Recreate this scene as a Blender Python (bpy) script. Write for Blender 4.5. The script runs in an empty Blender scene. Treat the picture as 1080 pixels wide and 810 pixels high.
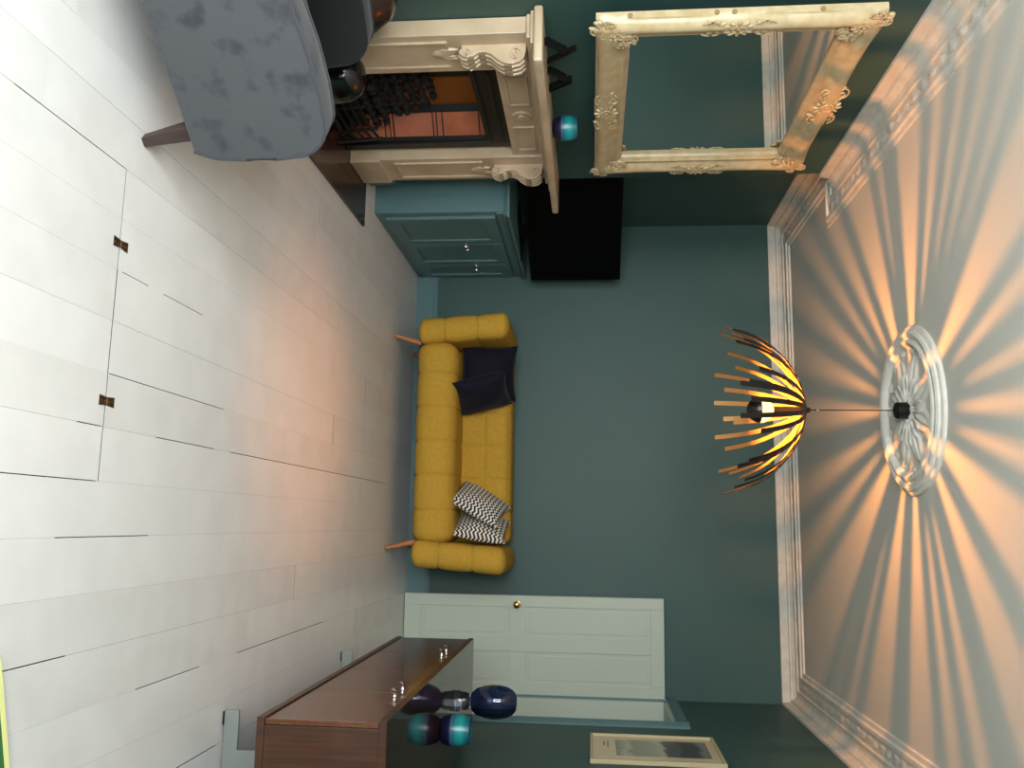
import bpy, bmesh, math, random
from mathutils import Vector, Matrix
R = random.Random(7)
PI = math.pi
S = bpy.context.scene
C = S.collection

# ------------------------------------------------------------------ camera (photo is turned on its side)
YAW, PITCH, ROLL, CAMH, FPX = 0.1603, -0.0916, -0.0018, 1.4404, 913.5
F0 = Vector((-math.sin(YAW), math.cos(YAW), 0)); R0 = Vector((math.cos(YAW), math.sin(YAW), 0))
FW = F0*math.cos(PITCH) + Vector((0, 0, math.sin(PITCH)))
U0 = -F0*math.sin(PITCH) + Vector((0, 0, math.cos(PITCH)))
RT = R0*math.cos(ROLL) - U0*math.sin(ROLL)
UP = R0*math.sin(ROLL) + U0*math.cos(ROLL)
cam = bpy.data.cameras.new('camera'); camo = bpy.data.objects.new('camera', cam); C.objects.link(camo)
m3 = Matrix((UP, -RT, -FW)).transposed()
camo.matrix_world = Matrix.Translation((0, 0, CAMH)) @ m3.to_4x4()
cam.sensor_fit = 'HORIZONTAL'; cam.sensor_width = 36; cam.lens = FPX/1080*36; cam.clip_start = .02
S.camera = camo
# ------------------------------------------------------------------ world, daylight portals, exposure
W = bpy.data.worlds.new('sky'); S.world = W; W.use_nodes = True
bg = W.node_tree.nodes['Background']; bg.inputs[0].default_value = (.98, 1, 1, 1); bg.inputs[1].default_value = 9.0
S.view_settings.view_transform = 'Standard'; S.view_settings.look = 'None'
S.view_settings.gamma = 1; S.view_settings.use_curve_mapping = False
S.view_settings.exposure = 1.28
S.cycles.max_bounces = 10; S.cycles.diffuse_bounces = 6; S.cycles.glossy_bounces = 4
S.cycles.transmission_bounces = 8; S.cycles.transparent_max_bounces = 12
S.cycles.sample_clamp_indirect = 4; S.cycles.caustics_reflective = False; S.cycles.caustics_refractive = False
S.cycles.blur_glossy = 1.0
NEAR = -.40                                    # the window wall behind the camera
WINS = [(-2.25, -1.3), (-1.15, .1)]             # x ranges of the two sash windows
WZ0, WZ1 = .35, 2.62
for a, b in WINS:
    L = bpy.data.lights.new('window_portal', 'AREA'); L.shape = 'RECTANGLE'; L.size = b-a; L.size_y = WZ1-WZ0
    L.cycles.is_portal = True
    o = bpy.data.objects.new('window_portal', L); C.objects.link(o)
    o.location = ((a+b)/2, NEAR-.1, (WZ0+WZ1)/2); o.rotation_euler = (PI/2, 0, 0)

# ------------------------------------------------------------------ helpers
def lin(c):
    return tuple(((v/255)/12.92 if v/255 <= .04045 else ((v/255+.055)/1.055)**2.4) for v in c)
def mat(name, col, rough=.5, metal=0, col2=None, scale=8, stretch=(1, 1, 1), bump=0, bscale=60, detail=4, spec=.5, sheen=0, trans=0, emit=None, estr=0, coat=0, lo=.35, hi=.65, coord='Object'):
    m = bpy.data.materials.new(name); m.use_nodes = True
    nt = m.node_tree; p = nt.nodes['Principled BSDF']
    c = lin(col); p.inputs['Base Color'].default_value = (*c, 1)
    p.inputs['Roughness'].default_value = rough; p.inputs['Metallic'].default_value = metal
    p.inputs['Specular IOR Level'].default_value = spec
    p.inputs['Sheen Weight'].default_value = sheen; p.inputs['Transmission Weight'].default_value = trans
    p.inputs['Coat Weight'].default_value = coat
    if emit: p.inputs['Emission Color'].default_value = (*emit, 1); p.inputs['Emission Strength'].default_value = estr
    if col2 or bump:
        tc = nt.nodes.new('ShaderNodeTexCoord'); mp = nt.nodes.new('ShaderNodeMapping'); mp.inputs['Scale'].default_value = stretch
        nt.links.new(tc.outputs[coord], mp.inputs[0])
        if col2:
            n = nt.nodes.new('ShaderNodeTexNoise'); n.inputs['Scale'].default_value = scale; n.inputs['Detail'].default_value = detail
            nt.links.new(mp.outputs[0], n.inputs[0])
            r = nt.nodes.new('ShaderNodeValToRGB'); r.color_ramp.elements[0].position = lo; r.color_ramp.elements[1].position = hi
            r.color_ramp.elements[0].color = (*lin(col2), 1); r.color_ramp.elements[1].color = (*c, 1)
            nt.links.new(n.outputs[0], r.inputs[0]); nt.links.new(r.outputs[0], p.inputs['Base Color'])
        if bump:
            n2 = nt.nodes.new('ShaderNodeTexNoise'); n2.inputs['Scale'].default_value = bscale; n2.inputs['Detail'].default_value = 3
            nt.links.new(mp.outputs[0], n2.inputs[0])
            b = nt.nodes.new('ShaderNodeBump'); b.inputs['Strength'].default_value = bump; b.inputs['Distance'].default_value = .01
            nt.links.new(n2.outputs[0], b.inputs['Height']); nt.links.new(b.outputs[0], p.inputs['Normal'])
    return m

class MB:
    def __init__(s): s.v = []; s.f = []; s.mi = []; s.M = None; s.cur = 0
    def add(s, verts, faces):
        b = len(s.v)
        for p in verts:
            p = Vector(p); s.v.append(tuple(s.M @ p if s.M else p))
        for f in faces: s.f.append(tuple(b+i for i in f)); s.mi.append(s.cur)
        return s
    def box(s, a, b):
        x0, y0, z0 = a; x1, y1, z1 = b
        return s.add([(x0,y0,z0),(x1,y0,z0),(x1,y1,z0),(x0,y1,z0),(x0,y0,z1),(x1,y0,z1),(x1,y1,z1),(x0,y1,z1)],
              [(0,3,2,1),(4,5,6,7),(0,1,5,4),(1,2,6,5),(2,3,7,6),(3,0,4,7)])
    def prism(s, poly, axis, a, b):
        """poly: 2D points; axis: extrude axis; order of 2D coords = the two other axes in xyz order"""
        def P(p, t):
            q = list(p); q.insert(axis, t); return q
        n = len(poly)
        return s.add([P(p, a) for p in poly]+[P(p, b) for p in poly],
              [tuple(range(n))[::-1], tuple(range(n, 2*n))]+[(i, (i+1) % n, n+(i+1) % n, n+i) for i in range(n)])
    def lathe(s, prof, c=(0, 0, 0), n=32, axis=2):
        vs = []; fs = []
        k = len(prof)
        for i in range(n):
            t = 2*PI*i/n
            for r, z in prof:
                p = [r*math.cos(t), r*math.sin(t), z]
                if axis == 0: p = [p[2], p[0], p[1]]
                elif axis == 1: p = [p[1], p[2], p[0]]
                vs.append((c[0]+p[0], c[1]+p[1], c[2]+p[2]))
        for i in range(n):
            j = (i+1) % n
            for q in range(k-1): fs.append((i*k+q, j*k+q, j*k+q+1, i*k+q+1))
        return s.add(vs, fs)
    def tube(s, pts, rad, n=8):
        pts = [Vector(p) for p in pts]; rs = rad if isinstance(rad, (list, tuple)) else [rad]*len(pts)
        vs = []; fs = []; up = Vector((0, 0, 1))
        for i, p in enumerate(pts):
            t = (pts[min(i+1, len(pts)-1)]-pts[max(i-1, 0)]).normalized()
            a = t.cross(up)
            if a.length < 1e-3: a = t.cross(Vector((1, 0, 0)))
            a.normalize(); b = t.cross(a)
            for k in range(n):
                w = 2*PI*k/n; vs.append(p+(a*math.cos(w)+b*math.sin(w))*rs[i])
        for i in range(len(pts)-1):
            for k in range(n): fs.append((i*n+k, i*n+(k+1) % n, (i+1)*n+(k+1) % n, (i+1)*n+k))
        fs.append(tuple(range(n))[::-1]); fs.append(tuple(range((len(pts)-1)*n, len(pts)*n)))
        return s.add(vs, fs)
    def ell(s, c, r, n=10, m=7, rot=None):
        vs = []; fs = []
        for j in range(m+1):
            ph = PI*j/m
            for i in range(n):
                t = 2*PI*i/n
                p = Vector((r[0]*math.sin(ph)*math.cos(t), r[1]*math.sin(ph)*math.sin(t), r[2]*math.cos(ph)))
                if rot: p = rot @ p
                vs.append(Vector(c)+p)
        for j in range(m):
            for i in range(n): fs.append((j*n+i, (j+1)*n+i, (j+1)*n+(i+1) % n, j*n+(i+1) % n))
        return s.add(vs, fs)
    def grid(s, fn, nu, nv):
        vs = [fn(i/nu, j/nv) for i in range(nu+1) for j in range(nv+1)]
        return s.add(vs, [(i*(nv+1)+j, (i+1)*(nv+1)+j, (i+1)*(nv+1)+j+1, i*(nv+1)+j+1) for i in range(nu) for j in range(nv)])
    def rbox(s, a, b, r, seams=None, depth=.008, wid=.010, arc=5, bulge=0, fn=None):
        """rounded box with stitched grooves: seams = {axis: [positions]}"""
        seams = seams or {}
        r = [r]*3 if not isinstance(r, (list, tuple)) else r
        ax = []
        for k in range(3):
            lo, hi = a[k], b[k]; rr = min(r[k], (hi-lo)/2-1e-4)
            t = [lo+rr*(1-math.cos(i/arc*PI/2)) for i in range(arc+1)]
            t = t+[hi-(q-lo) for q in t]
            nmid = max(2, int((hi-lo-2*rr)/.06))
            t += [lo+rr+(hi-lo-2*rr)*i/nmid for i in range(1, nmid)]
            for p in seams.get(k, []): t += [p+d*wid for d in (-2, -1, -.5, 0, .5, 1, 2)]
            t = sorted(x for x in t if lo-1e-9 <= x <= hi+1e-9)
            u = [t[0]]
            for x in t[1:]:
                if x-u[-1] > 1e-4: u.append(x)
            u[-1] = hi
            ax.append(u)
        idx = {}; vs = []; fs = []
        rad = min(min(r[k], (b[k]-a[k])/2-1e-4) for k in range(3))
        def vert(p):
            key = tuple(round(x, 5) for x in p)
            if key in idx: return idx[key]
            q = [0]*3; n = [0]*3
            for k in range(3):
                rr = min(r[k], (b[k]-a[k])/2-1e-4)
                c = min(max(p[k], a[k]+rr), b[k]-rr); n[k] = (p[k]-c)/rr; q[k] = c
            N = Vector(n); L = N.length
            if L > 1e-9: N /= L
            # map the cube shell to rounded shell
            P = Vector([q[k]+N[k]*min(r[k], (b[k]-a[k])/2-1e-4) for k in range(3)])
            d = 0
            for k, ps in seams.items():
                if abs(N[k]) > .9: continue
                for sp in ps: d = max(d, math.exp(-((p[k]-sp)/wid)**2))
            bl = 0
            if bulge:
                bl = bulge
                for k, ps in seams.items():
                    e = sorted([a[k], b[k]]+list(ps))
                    for e0, e1 in zip(e, e[1:]):
                        if e0 <= p[k] <= e1: bl *= max(0, math.sin(PI*(p[k]-e0)/(e1-e0)))**.6
            P += N*(bl-depth*d)
            if fn: P = fn(P)
            idx[key] = len(vs); vs.append(P); return idx[key]
        for k in range(3):
            i, j = [q for q in range(3) if q != k]
            for side in (0, 1):
                w = ax[k][0] if side == 0 else ax[k][-1]
                for m in range(len(ax[i])-1):
                    for n in range(len(ax[j])-1):
                        q = []
                        for (s1, s2) in ((m, n), (m+1, n), (m+1, n+1), (m, n+1)):
                            p = [0]*3; p[k] = w; p[i] = ax[i][s1]; p[j] = ax[j][s2]; q.append(vert(p))
                        flip = (side == 1) ^ (k == 1)
                        fs.append(tuple(q) if flip else tuple(q[::-1]))
        return s.add(vs, fs)
    def build(s, name, mats, parent=None, smooth=False, label=None, cat=None, group=None, kind=None, bevel=0, loc=None, rot=None, angle=40):
        me = bpy.data.meshes.new(name); me.from_pydata(s.v, [], s.f)
        mats = mats if isinstance(mats, (list, tuple)) else [mats]
        for m in mats: me.materials.append(m)
        if len(mats) > 1: me.polygons.foreach_set('material_index', s.mi)
        bm = bmesh.new(); bm.from_mesh(me)
        bmesh.ops.remove_doubles(bm, verts=bm.verts, dist=1e-6)
        if bevel:
            ed = [e for e in bm.edges if len(e.link_faces) == 2 and e.calc_face_angle(0) > math.radians(30)]
            bmesh.ops.bevel(bm, geom=ed, offset=bevel, segments=2, affect='EDGES', profile=.5, clamp_overlap=True)
        bmesh.ops.recalc_face_normals(bm, faces=bm.faces)
        bm.to_mesh(me); bm.free()
        if smooth: me.shade_smooth(); me.set_sharp_from_angle(angle=math.radians(angle))
        o = bpy.data.objects.new(name, me); C.objects.link(o)
        if parent: o.parent = parent
        if loc: o.location = loc
        if rot: o.rotation_euler = rot
        tag(o, label, cat, group, kind)
        return o
def tag(o, label=None, cat=None, group=None, kind=None):
    if label: o['label'] = label
    if cat: o['category'] = cat
    if group: o['group'] = group
    if kind: o['kind'] = kind
def thing(name, label, cat, loc=(0, 0, 0), rz=0, group=None):
    o = bpy.data.objects.new(name, None); C.objects.link(o); o.location = loc; o.rotation_euler = (0, 0, rz)
    o.empty_display_size = .05
    tag(o, label, cat, group); return o
def struct(name, mb, m, label=None, parent=None, **k):
    return mb.build(name, m, parent, label=label, kind='structure' if not parent else None, **k)

# ------------------------------------------------------------------ materials
TEAL = mat('teal_wall_paint', (54, 86, 82), .55, col2=(51, 83, 79), scale=2.5, bump=.05, bscale=90)
TEALG = mat('teal_eggshell_paint', (90, 124, 128), .38)
CEIL = mat('ceiling_paint', (196, 196, 187), .8, bump=.03, bscale=40)
PLAST = mat('plaster_white', (214, 212, 202), .7, col2=(200, 198, 188), scale=14)
FLOOR = mat('white_painted_board', (228, 228, 226), .33, col2=(222, 222, 220), scale=5, bump=.05, bscale=9)
FLOOR2 = mat('white_painted_board_worn', (224, 224, 222), .36, col2=(217, 217, 214), scale=6, bump=.05, bscale=11)
GAP = mat('dark_subfloor', (40, 34, 28), .9)
DOORW = mat('door_white_paint', (186, 198, 184), .42)
BRASS = mat('brass', (196, 160, 92), .25, 1)
HINGE = mat('aged_brass', (104, 84, 58), .5, .8, col2=(66, 50, 34), scale=60)
MARB = mat('cream_marble', (200, 182, 154), .32, col2=(176, 156, 128), scale=5, detail=8, lo=.25, hi=.6)
GESSO = mat('cream_gesso', (202, 186, 150), .32, col2=(184, 166, 126), scale=20)
GESSOD = mat('gesso_recess', (150, 126, 84), .6)
MIRR = mat('mirror_silvering', (235, 240, 238), .02, 1)
IRON = mat('cast_iron', (28, 27, 26), .45, .4)
COAL = mat('coal', (11, 10, 9), .8, bump=.5, bscale=30)
TILE = mat('copper_glazed_tile', (176, 96, 60), .12, 0, col2=(150, 76, 46), scale=6, coat=.6)
TILE2 = mat('amber_panel', (150, 92, 36), .3, .2)
HEARTH = mat('hearth_glazed_tile', (72, 36, 24), .22, col2=(50, 24, 18), scale=8)
YEL = mat('mustard_wool', (190, 152, 60), .9, col2=(182, 144, 54), scale=40, bump=.15, bscale=500, spec=.15)
OAK = mat('light_oak', (178, 122, 76), .45, col2=(158, 104, 60), scale=6, stretch=(8, 8, 1))
NAVY = mat('navy_velvet', (13, 14, 30), .8, sheen=.06, bump=.15, bscale=30, spec=.2)
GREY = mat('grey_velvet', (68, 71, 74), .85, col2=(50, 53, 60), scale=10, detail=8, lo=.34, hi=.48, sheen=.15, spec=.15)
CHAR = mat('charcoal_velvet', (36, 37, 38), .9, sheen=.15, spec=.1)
GREYP = mat('grey_velvet_piping', (46, 48, 58), .85, sheen=.2)
WENGE = mat('dark_wenge', (62, 48, 44), .45, col2=(48, 36, 34), scale=5, stretch=(6, 6, 1))
WALN = mat('walnut', (70, 35, 16), .42, col2=(50, 24, 10), scale=5, stretch=(14, 14, 1), detail=8, coat=.3)
WALND = mat('walnut_door', (98, 58, 40), .22, col2=(82, 46, 30), scale=5, stretch=(1, .6, 7), detail=6, coat=.5)
WALTOP = mat('polished_walnut_top', (52, 36, 27), .07, col2=(42, 28, 21), scale=5, stretch=(6, .7, 1), coat=0, spec=.2)
STEEL = mat('brushed_steel', (150, 158, 152), .42, .55)
CHROME = mat('chrome', (225, 225, 225), .08, 1)
RUBB = mat('black_rubber', (18, 18, 18), .7)
BLACKG = mat('black_screen', (3, 3, 3), .3, spec=.15)
BLACKP = mat('black_plastic', (5, 5, 5), .6, spec=.2)
BLACKM = mat('black_metal', (16, 16, 16), .45, .3)
GOLD = mat('gold_strip_inside', (160, 126, 70), .42, .45)
GLAZE = mat('black_glazed_ceramic', (14, 14, 13), .16)
BROWN = mat('dark_brown_glazed_ceramic', (34, 15, 9), .22)
CREAMF = mat('limed_picture_frame', (188, 176, 140), .5)
GREENR = mat('green_rug_pile', (58, 118, 62), .95, bump=.6, bscale=300)
YELR = mat('pale_yellow_binding', (236, 238, 160), .9)
# ------------------------------------------------------------------ the room
XL, XC, XR, D, CZ, CB = -2.42, -2.18, 1.292, 6.87, 2.965, 2.85
CY0, CY1 = 3.26, 5.26
OY0, OY1, OZ = 6.03, 6.75, 2.0
floor = struct('floor', MB().box((XL-.2, NEAR-.2, -.08), (XR+.2, D+.2, -.022)), GAP, 'dark underfloor beneath the white painted boards')
PITCHB = .1607
joints = [-.424+PITCHB*k for k in range(-13, 12)]
wide = {-.424: [(2.44, 3.26)], -.263: [(2.3, 2.42), (2.75, 3.2), (3.35, 6.0)], -1.067: [(1.9, 2.43)], -.746: [(2.46, 2.62), (2.72, 3.02)],
        -.103: [(1.7, 2.42)], .058: [(2.25, 2.75)], .540: [(2.75, 3.2), (3.55, 4.7)], .379: [(2.0, 2.35)], .861: [(2.6, 3.4)]}
def gapat(j, y):
    for k, rs in wide.items():
        if abs(k-j) < .03:
            for a, b in rs:
                if a <= y <= b: return .0014
    return .0002
cuts = {}
for i in range(len(joints)-1):
    x0, x1 = joints[i], joints[i+1]
    x1 = min(x1, XR+.02); x0 = max(x0, XL-.02)
    if x1-x0 < .02: continue
    hatch = -1.08 < x0 < -.12
    ys = [NEAR-.02] + ([.95, 2.432] if hatch else []) + sorted([R.uniform(1.6, 2.3)]*(not hatch) + [R.uniform(3.6, 5.9)]) + [D+.02]
    for a, b in zip(ys, ys[1:]):
        if b-a < .05: continue
        e = .0016 if (hatch and (abs(a-2.432) < .01 or abs(b-2.432) < .01)) else .0004
        br = sorted({a+e, b-e, *[min(max(t+d, a+e), b-e) for k, rs in wide.items() if abs(k-joints[i]) < .03 or abs(k-joints[i+1]) < .03 for r in rs for t in r for d in (-.004, .004)]})
        left = [(x0+gapat(joints[i], y+(.0001)), y) for y in br]
        right = [(x1-gapat(joints[i+1], y+(.0001)), y) for y in br]
        poly = left+right[::-1]
        dz = R.uniform(-.0006, .0006)
        mb = MB().prism(poly, 2, -.022, dz); mb.mi = [1 if k > 1 else 0 for k in range(len(mb.f))]
        mb.build('floor_board', [FLOOR if R.random() < .6 else FLOOR2, GAP], floor)
def wallbox(name, boxes, label, m=TEAL):
    mb = MB()
    for a, b in boxes: mb.box(a, b)
    return struct(name, mb, m, label)
wallbox('wall_back', [((XL-.15, D, -.02), (XR+.12, D+.15, CZ))], 'teal painted wall behind the mustard sofa')
wallbox('wall_right', [((XR, NEAR-.15, -.02), (XR+.12, OY0, CZ)), ((XR, OY1, -.02), (XR+.12, D, CZ)), ((XR, OY0, OZ), (XR+.12, OY1, CZ))],
        'teal painted wall with the open doorway')
wallbox('wall_left', [((XL-.15, CY1, -.02), (XL, D, CZ)), ((XL-.15, NEAR-.15, -.02), (XL, CY0, CZ))], 'teal painted alcove wall beside the chimney breast')
FO0, FO1, FOZ = 3.79, 4.70, .99
wallbox('wall_chimney', [((-2.62, CY0, -.02), (XC, FO0, CZ)), ((-2.62, FO1, -.02), (XC, CY1, CZ)), ((-2.62, FO0, FOZ), (XC, FO1, CZ)), ((-2.62, FO0, -.02), (-2.50, FO1, FOZ))],
        'teal painted chimney breast around the fireplace')
struct('ceiling', MB().box((XL-.15, NEAR-.15, CZ), (XR+.12, D+.15, CZ+.1)), CEIL, 'white ceiling with warm light streaks')
xs = [XL-.15]+[v for w in WINS for v in w]+[XR+.12]
bx = [((xs[i], NEAR-.15, -.02), (xs[i+1], NEAR, CZ)) for i in range(0, len(xs), 2)]
for a, b in WINS: bx += [((a, NEAR-.15, -.02), (b, NEAR, WZ0)), ((a, NEAR-.15, WZ1), (b, NEAR, CZ))]
wallbox('wall_front', bx, 'teal wall with the two sash windows')
GLASS = bpy.data.materials.new('window_glass'); GLASS.use_nodes = True
nt = GLASS.node_tree; nt.nodes.clear(); mo = nt.nodes.new('ShaderNodeOutputMaterial'); mx = nt.nodes.new('ShaderNodeMixShader')
tr = nt.nodes.new('ShaderNodeBsdfTransparent'); gl = nt.nodes.new('ShaderNodeBsdfGlossy'); gl.inputs['Roughness'].default_value = .02; mx.inputs[0].default_value = .06
nt.links.new(tr.outputs[0], mx.inputs[1]); nt.links.new(gl.outputs[0], mx.inputs[2]); nt.links.new(mx.outputs[0], mo.inputs[0])
for i, (a, b) in enumerate(WINS):
    w = MB(); y0, y1 = NEAR-.12, NEAR-.06; t = .05
    w.box((a, y0, WZ0), (a+t, y1, WZ1)).box((b-t, y0, WZ0), (b, y1, WZ1)).box((a+t, y0, WZ0), (b-t, y1, WZ0+t)).box((a+t, y0, WZ1-t), (b-t, y1, WZ1))
    zm = (WZ0+WZ1)/2; w.box((a+t, y0, zm-.025), (b-t, y1, zm+.025))
    wo = struct('window_%d' % (i+1), w, DOORW, 'white sash window behind the viewer')
    for z0, z1 in ((WZ0+t, zm-.025), (zm+.025, WZ1-t)):
        MB().box((a+t, NEAR-.092, z0), (b-t, NEAR-.088, z1)).build('pane', GLASS, wo)
# hallway behind the doorway, unlit
h = MB(); hx0, hx1, hy0, hy1 = XR+.12, XR+1.0, OY0-.35, D+.15
h.box((hx1, hy0, -.02), (hx1+.05, hy1, 2.4)).box((hx0, hy0-.05, -.02), (hx1, hy0, 2.4)).box((hx0, hy1, -.02), (hx1, hy1+.05, 2.4)).box((hx0, hy0, 2.4), (hx1, hy1, 2.45)).box((hx0, hy0, -.08), (hx1, hy1, -.02))
struct('wall_hall', h, TEAL, 'dark hallway walls seen past the open door')
# door lining and architrave (right wall)
dl = MB(); g = .004
dl.box((XR-.012, OY1-.028, 0), (XR+.125, OY1, OZ)).box((XR-.012, OY0, 0), (XR+.125, OY0+.028, OZ)).box((XR-.012, OY0, OZ-.028), (XR+.125, OY1, OZ))
dr = struct('trim_1', dl, DOORW, 'pale door lining of the open doorway')
am = MB()
prof = [(0, 0), (.028, 0), (.028, .012), (.02, .022), (.02, .058), (.012, .066), (.012, .08), (0, .08)]
am.prism([(XR-a, OY0-b) for a, b in prof], 2, 0, OZ+.08)
am.prism([(XR-a, OZ+b) for a, b in prof], 1, OY0, D-.005)
am.prism([(XR-a, OY1+b) for a, b in prof], 2, 0, OZ)
struct('trim_2', am, TEALG, 'teal moulded architrave around the doorway')
# skirting boards
def skirt(name, pts, label):
    mb = MB()
    pr = [(0, 0), (.022, 0), (.022, .14), (.016, .148), (.016, .158), (.006, .176), (0, .176)]
    for (p, q, nrm) in pts:
        p, q, nrm = Vector(p), Vector(q), Vector(nrm)
        vs = [Vector((*(e+nrm*a), z)) for e in (p, q) for a, z in pr]; n = len(pr)
        mb.add(vs, [tuple(range(n)), tuple(range(n, 2*n))]+[(i, (i+1) % n, n+(i+1) % n, n+i) for i in range(n)])
    struct(name, mb, TEALG, label)
skirt('baseboard_back', [((-2.0, D), (XR, D), (0, -1))], 'teal skirting board behind the sofa')
skirt('baseboard_right', [((XR, NEAR), (XR, OY0-.085), (-1, 0))], 'teal skirting board behind the sideboard')
skirt('baseboard_left', [((XL, NEAR), (XL, CY0), (1, 0)), ((XC, CY0), (XC, 3.44), (1, 0)), ((XC, 5.05), (XC, CY1), (1, 0))], 'teal skirting board along the fireplace wall')
# cornice, one run for each wall
poly = [(XR, NEAR), (XR, D), (XL, D), (XL, CY1), (XC, CY1), (XC, CY0), (XL, CY0), (XL, NEAR)]
def off(d):
    out = []; n = len(poly)
    for i in range(n):
        p0, p1, p2 = Vector(poly[i-1]), Vector(poly[i]), Vector(poly[(i+1) % n])
        a = (p1-p0).normalized(); b = (p2-p1).normalized()
        na, nb = Vector((-a.y, a.x)), Vector((-b.y, b.x))
        out.append(p1+(na+nb)*d)
    return out
CP = [(0, CB), (.018, CB), (.024, CB+.056), (.044, CB+.058), (.046, CB+.070), (.066, CB+.090), (.10, CB+.098), (.108, CB+.088), (.120, CB+.088), (.122, CB+.101),
      (.205, CB+.101), (.210, CB+.088), (.232, CB+.088), (.238, CB+.100), (.262, CB+.102), (.266, CZ+.002), (0, CZ+.002)]
rings = [off(d) for d, z in CP]
def orn(s, w):     # relief of the leaf band: s metres along, w 0..1 across
    e = max(0, 1-(2*w-1)**4)
    ph = s/.105
    k = ph-math.floor(ph); c = 1 if int(math.floor(ph)) % 2 else -1
    sc = max(0, 1-((k-.5)/.33)**2-((w-.5)/.36)**2)**.5
    dent = .45*math.cos(5*math.atan2(w-.5, (k-.5)*1.2)+ph*2)
    wave = math.exp(-(((w-.5)-.22*c*math.sin(PI*k))/.09)**2)
    return e*(.0065*sc*(1+dent)+.005*wave+.0018*math.sin(s*190)*math.sin(w*14))
cn = ['right', 'back', 'alcove', 'return', 'chimney', 'return', 'alcove', 'window']
for i in range(8):
    j = (i+1) % 8
    mb = MB(); n = len(CP)
    vs = [Vector((*rings[k][e], CP[k][1])) for e in (i, j) for k in range(n)]
    mb.add(vs, [(k, k+1, n+k+1, n+k) for k in range(n-1)])
    t = struct('trim_%d' % (i+3), mb, PLAST, {'right': 'plaster cornice above the doorway wall', 'back': 'plaster cornice above the sofa wall', 'alcove': 'plaster cornice of a chimney alcove',
        'return': 'short plaster cornice return beside the chimney breast', 'chimney': 'plaster cornice above the mirror', 'window': 'plaster cornice over the windows'}[cn[i]])
    if cn[i] == 'window': continue
    ia, ib = off(.128), off(.200)
    A0, A1, B0, B1 = ia[i], ia[j], ib[i], ib[j]; Ln = (A1-A0).length
    mb = MB()
    def gf(u, w):
        p = (A0.lerp(A1, u)).lerp(B0.lerp(B1, u), w); return (p.x, p.y, CB+.1005-orn(u*Ln, w))
    mb.grid(gf, max(8, int(Ln/.012)), 9); mb.build('leaf_band', PLAST, t, smooth=True, angle=60)

# ------------------------------------------------------------------ ceiling rose
RX, RY = -.562, 4.247
rp = [(.405, 0), (.402, .014), (.392, .020), (.384, .020), (.381, .030), (.368, .037), (.352, .034), (.346, .026), (.338, .026), (.334, .036), (.322, .040), (.310, .032), (.304, .020), (.296, .014)]
rose = thing('ceiling_rose', 'round white plaster ceiling rose with acanthus leaves above the pendant lamp', 'ceiling rose', (RX, RY, CZ))
MB().lathe([(r, -z) for r, z in rp], n=96).build('moulded_rim', PLAST, rose, smooth=True, angle=35)
def rosef(u, w):
    t = 2*PI*u; r = .03+.268*w
    h = .012
    for k, (nn, r0, r1, amp, ph) in enumerate(((8, .05, .27, .020, 0), (8, .04, .19, .014, PI/8))):
        q = (r-r0)/(r1-r0)
        if 0 < q < 1:
            a = ((t+ph) % (2*PI/nn))-PI/nn
            wd = (PI/nn)*(.95*math.sin(PI*q**.8)**.7)+1e-4
            e = 1-(a/wd)**2
            if e > 0: h += amp*e**.5*(.7+.3*math.cos(a/wd*9))*math.sin(PI*q)**.4
    b = math.exp(-((r-.283)/.011)**2); h += .011*b*max(0, math.cos(15*t))**.5
    h += .016*math.exp(-((r-.045)/.02)**2)
    return (r*math.cos(t), r*math.sin(t), -h)
MB().grid(rosef, 240, 44).build('acanthus_leaves', PLAST, rose, smooth=True, angle=70)

# ------------------------------------------------------------------ pendant lamp
BZ = 2.252                                  # bulb centre
LZ = 2.462                                  # hub where the strips meet
lamp = thing('pendant_lamp', 'pendant lamp of curved black strips gilded inside around a half-black bulb', 'lamp', (RX, RY, 0))
MB().lathe([(0, CZ-.012), (.036, CZ-.012), (.040, CZ-.022), (.040, CZ-.075), (.032, CZ-.082), (0, CZ-.082)], n=24).build('ceiling_cup', BLACKM, lamp, smooth=True)
MB().tube([(0, 0, CZ-.08), (0, 0, LZ+.02)], .0028, 6).build('cable', BLACKM, lamp)
MB().lathe([(0, LZ+.07), (.006, LZ+.066), (.007, LZ+.054), (0, LZ+.05)], n=10).build('cable_grip', CHROME, lamp, smooth=True)
MB().lathe([(0, LZ+.028), (.012, LZ+.024), (.014, LZ+.008), (.03, LZ+.004), (.032, LZ-.006), (0, LZ-.010)], n=20).build('hub', BLACKM, lamp, smooth=True)
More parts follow.
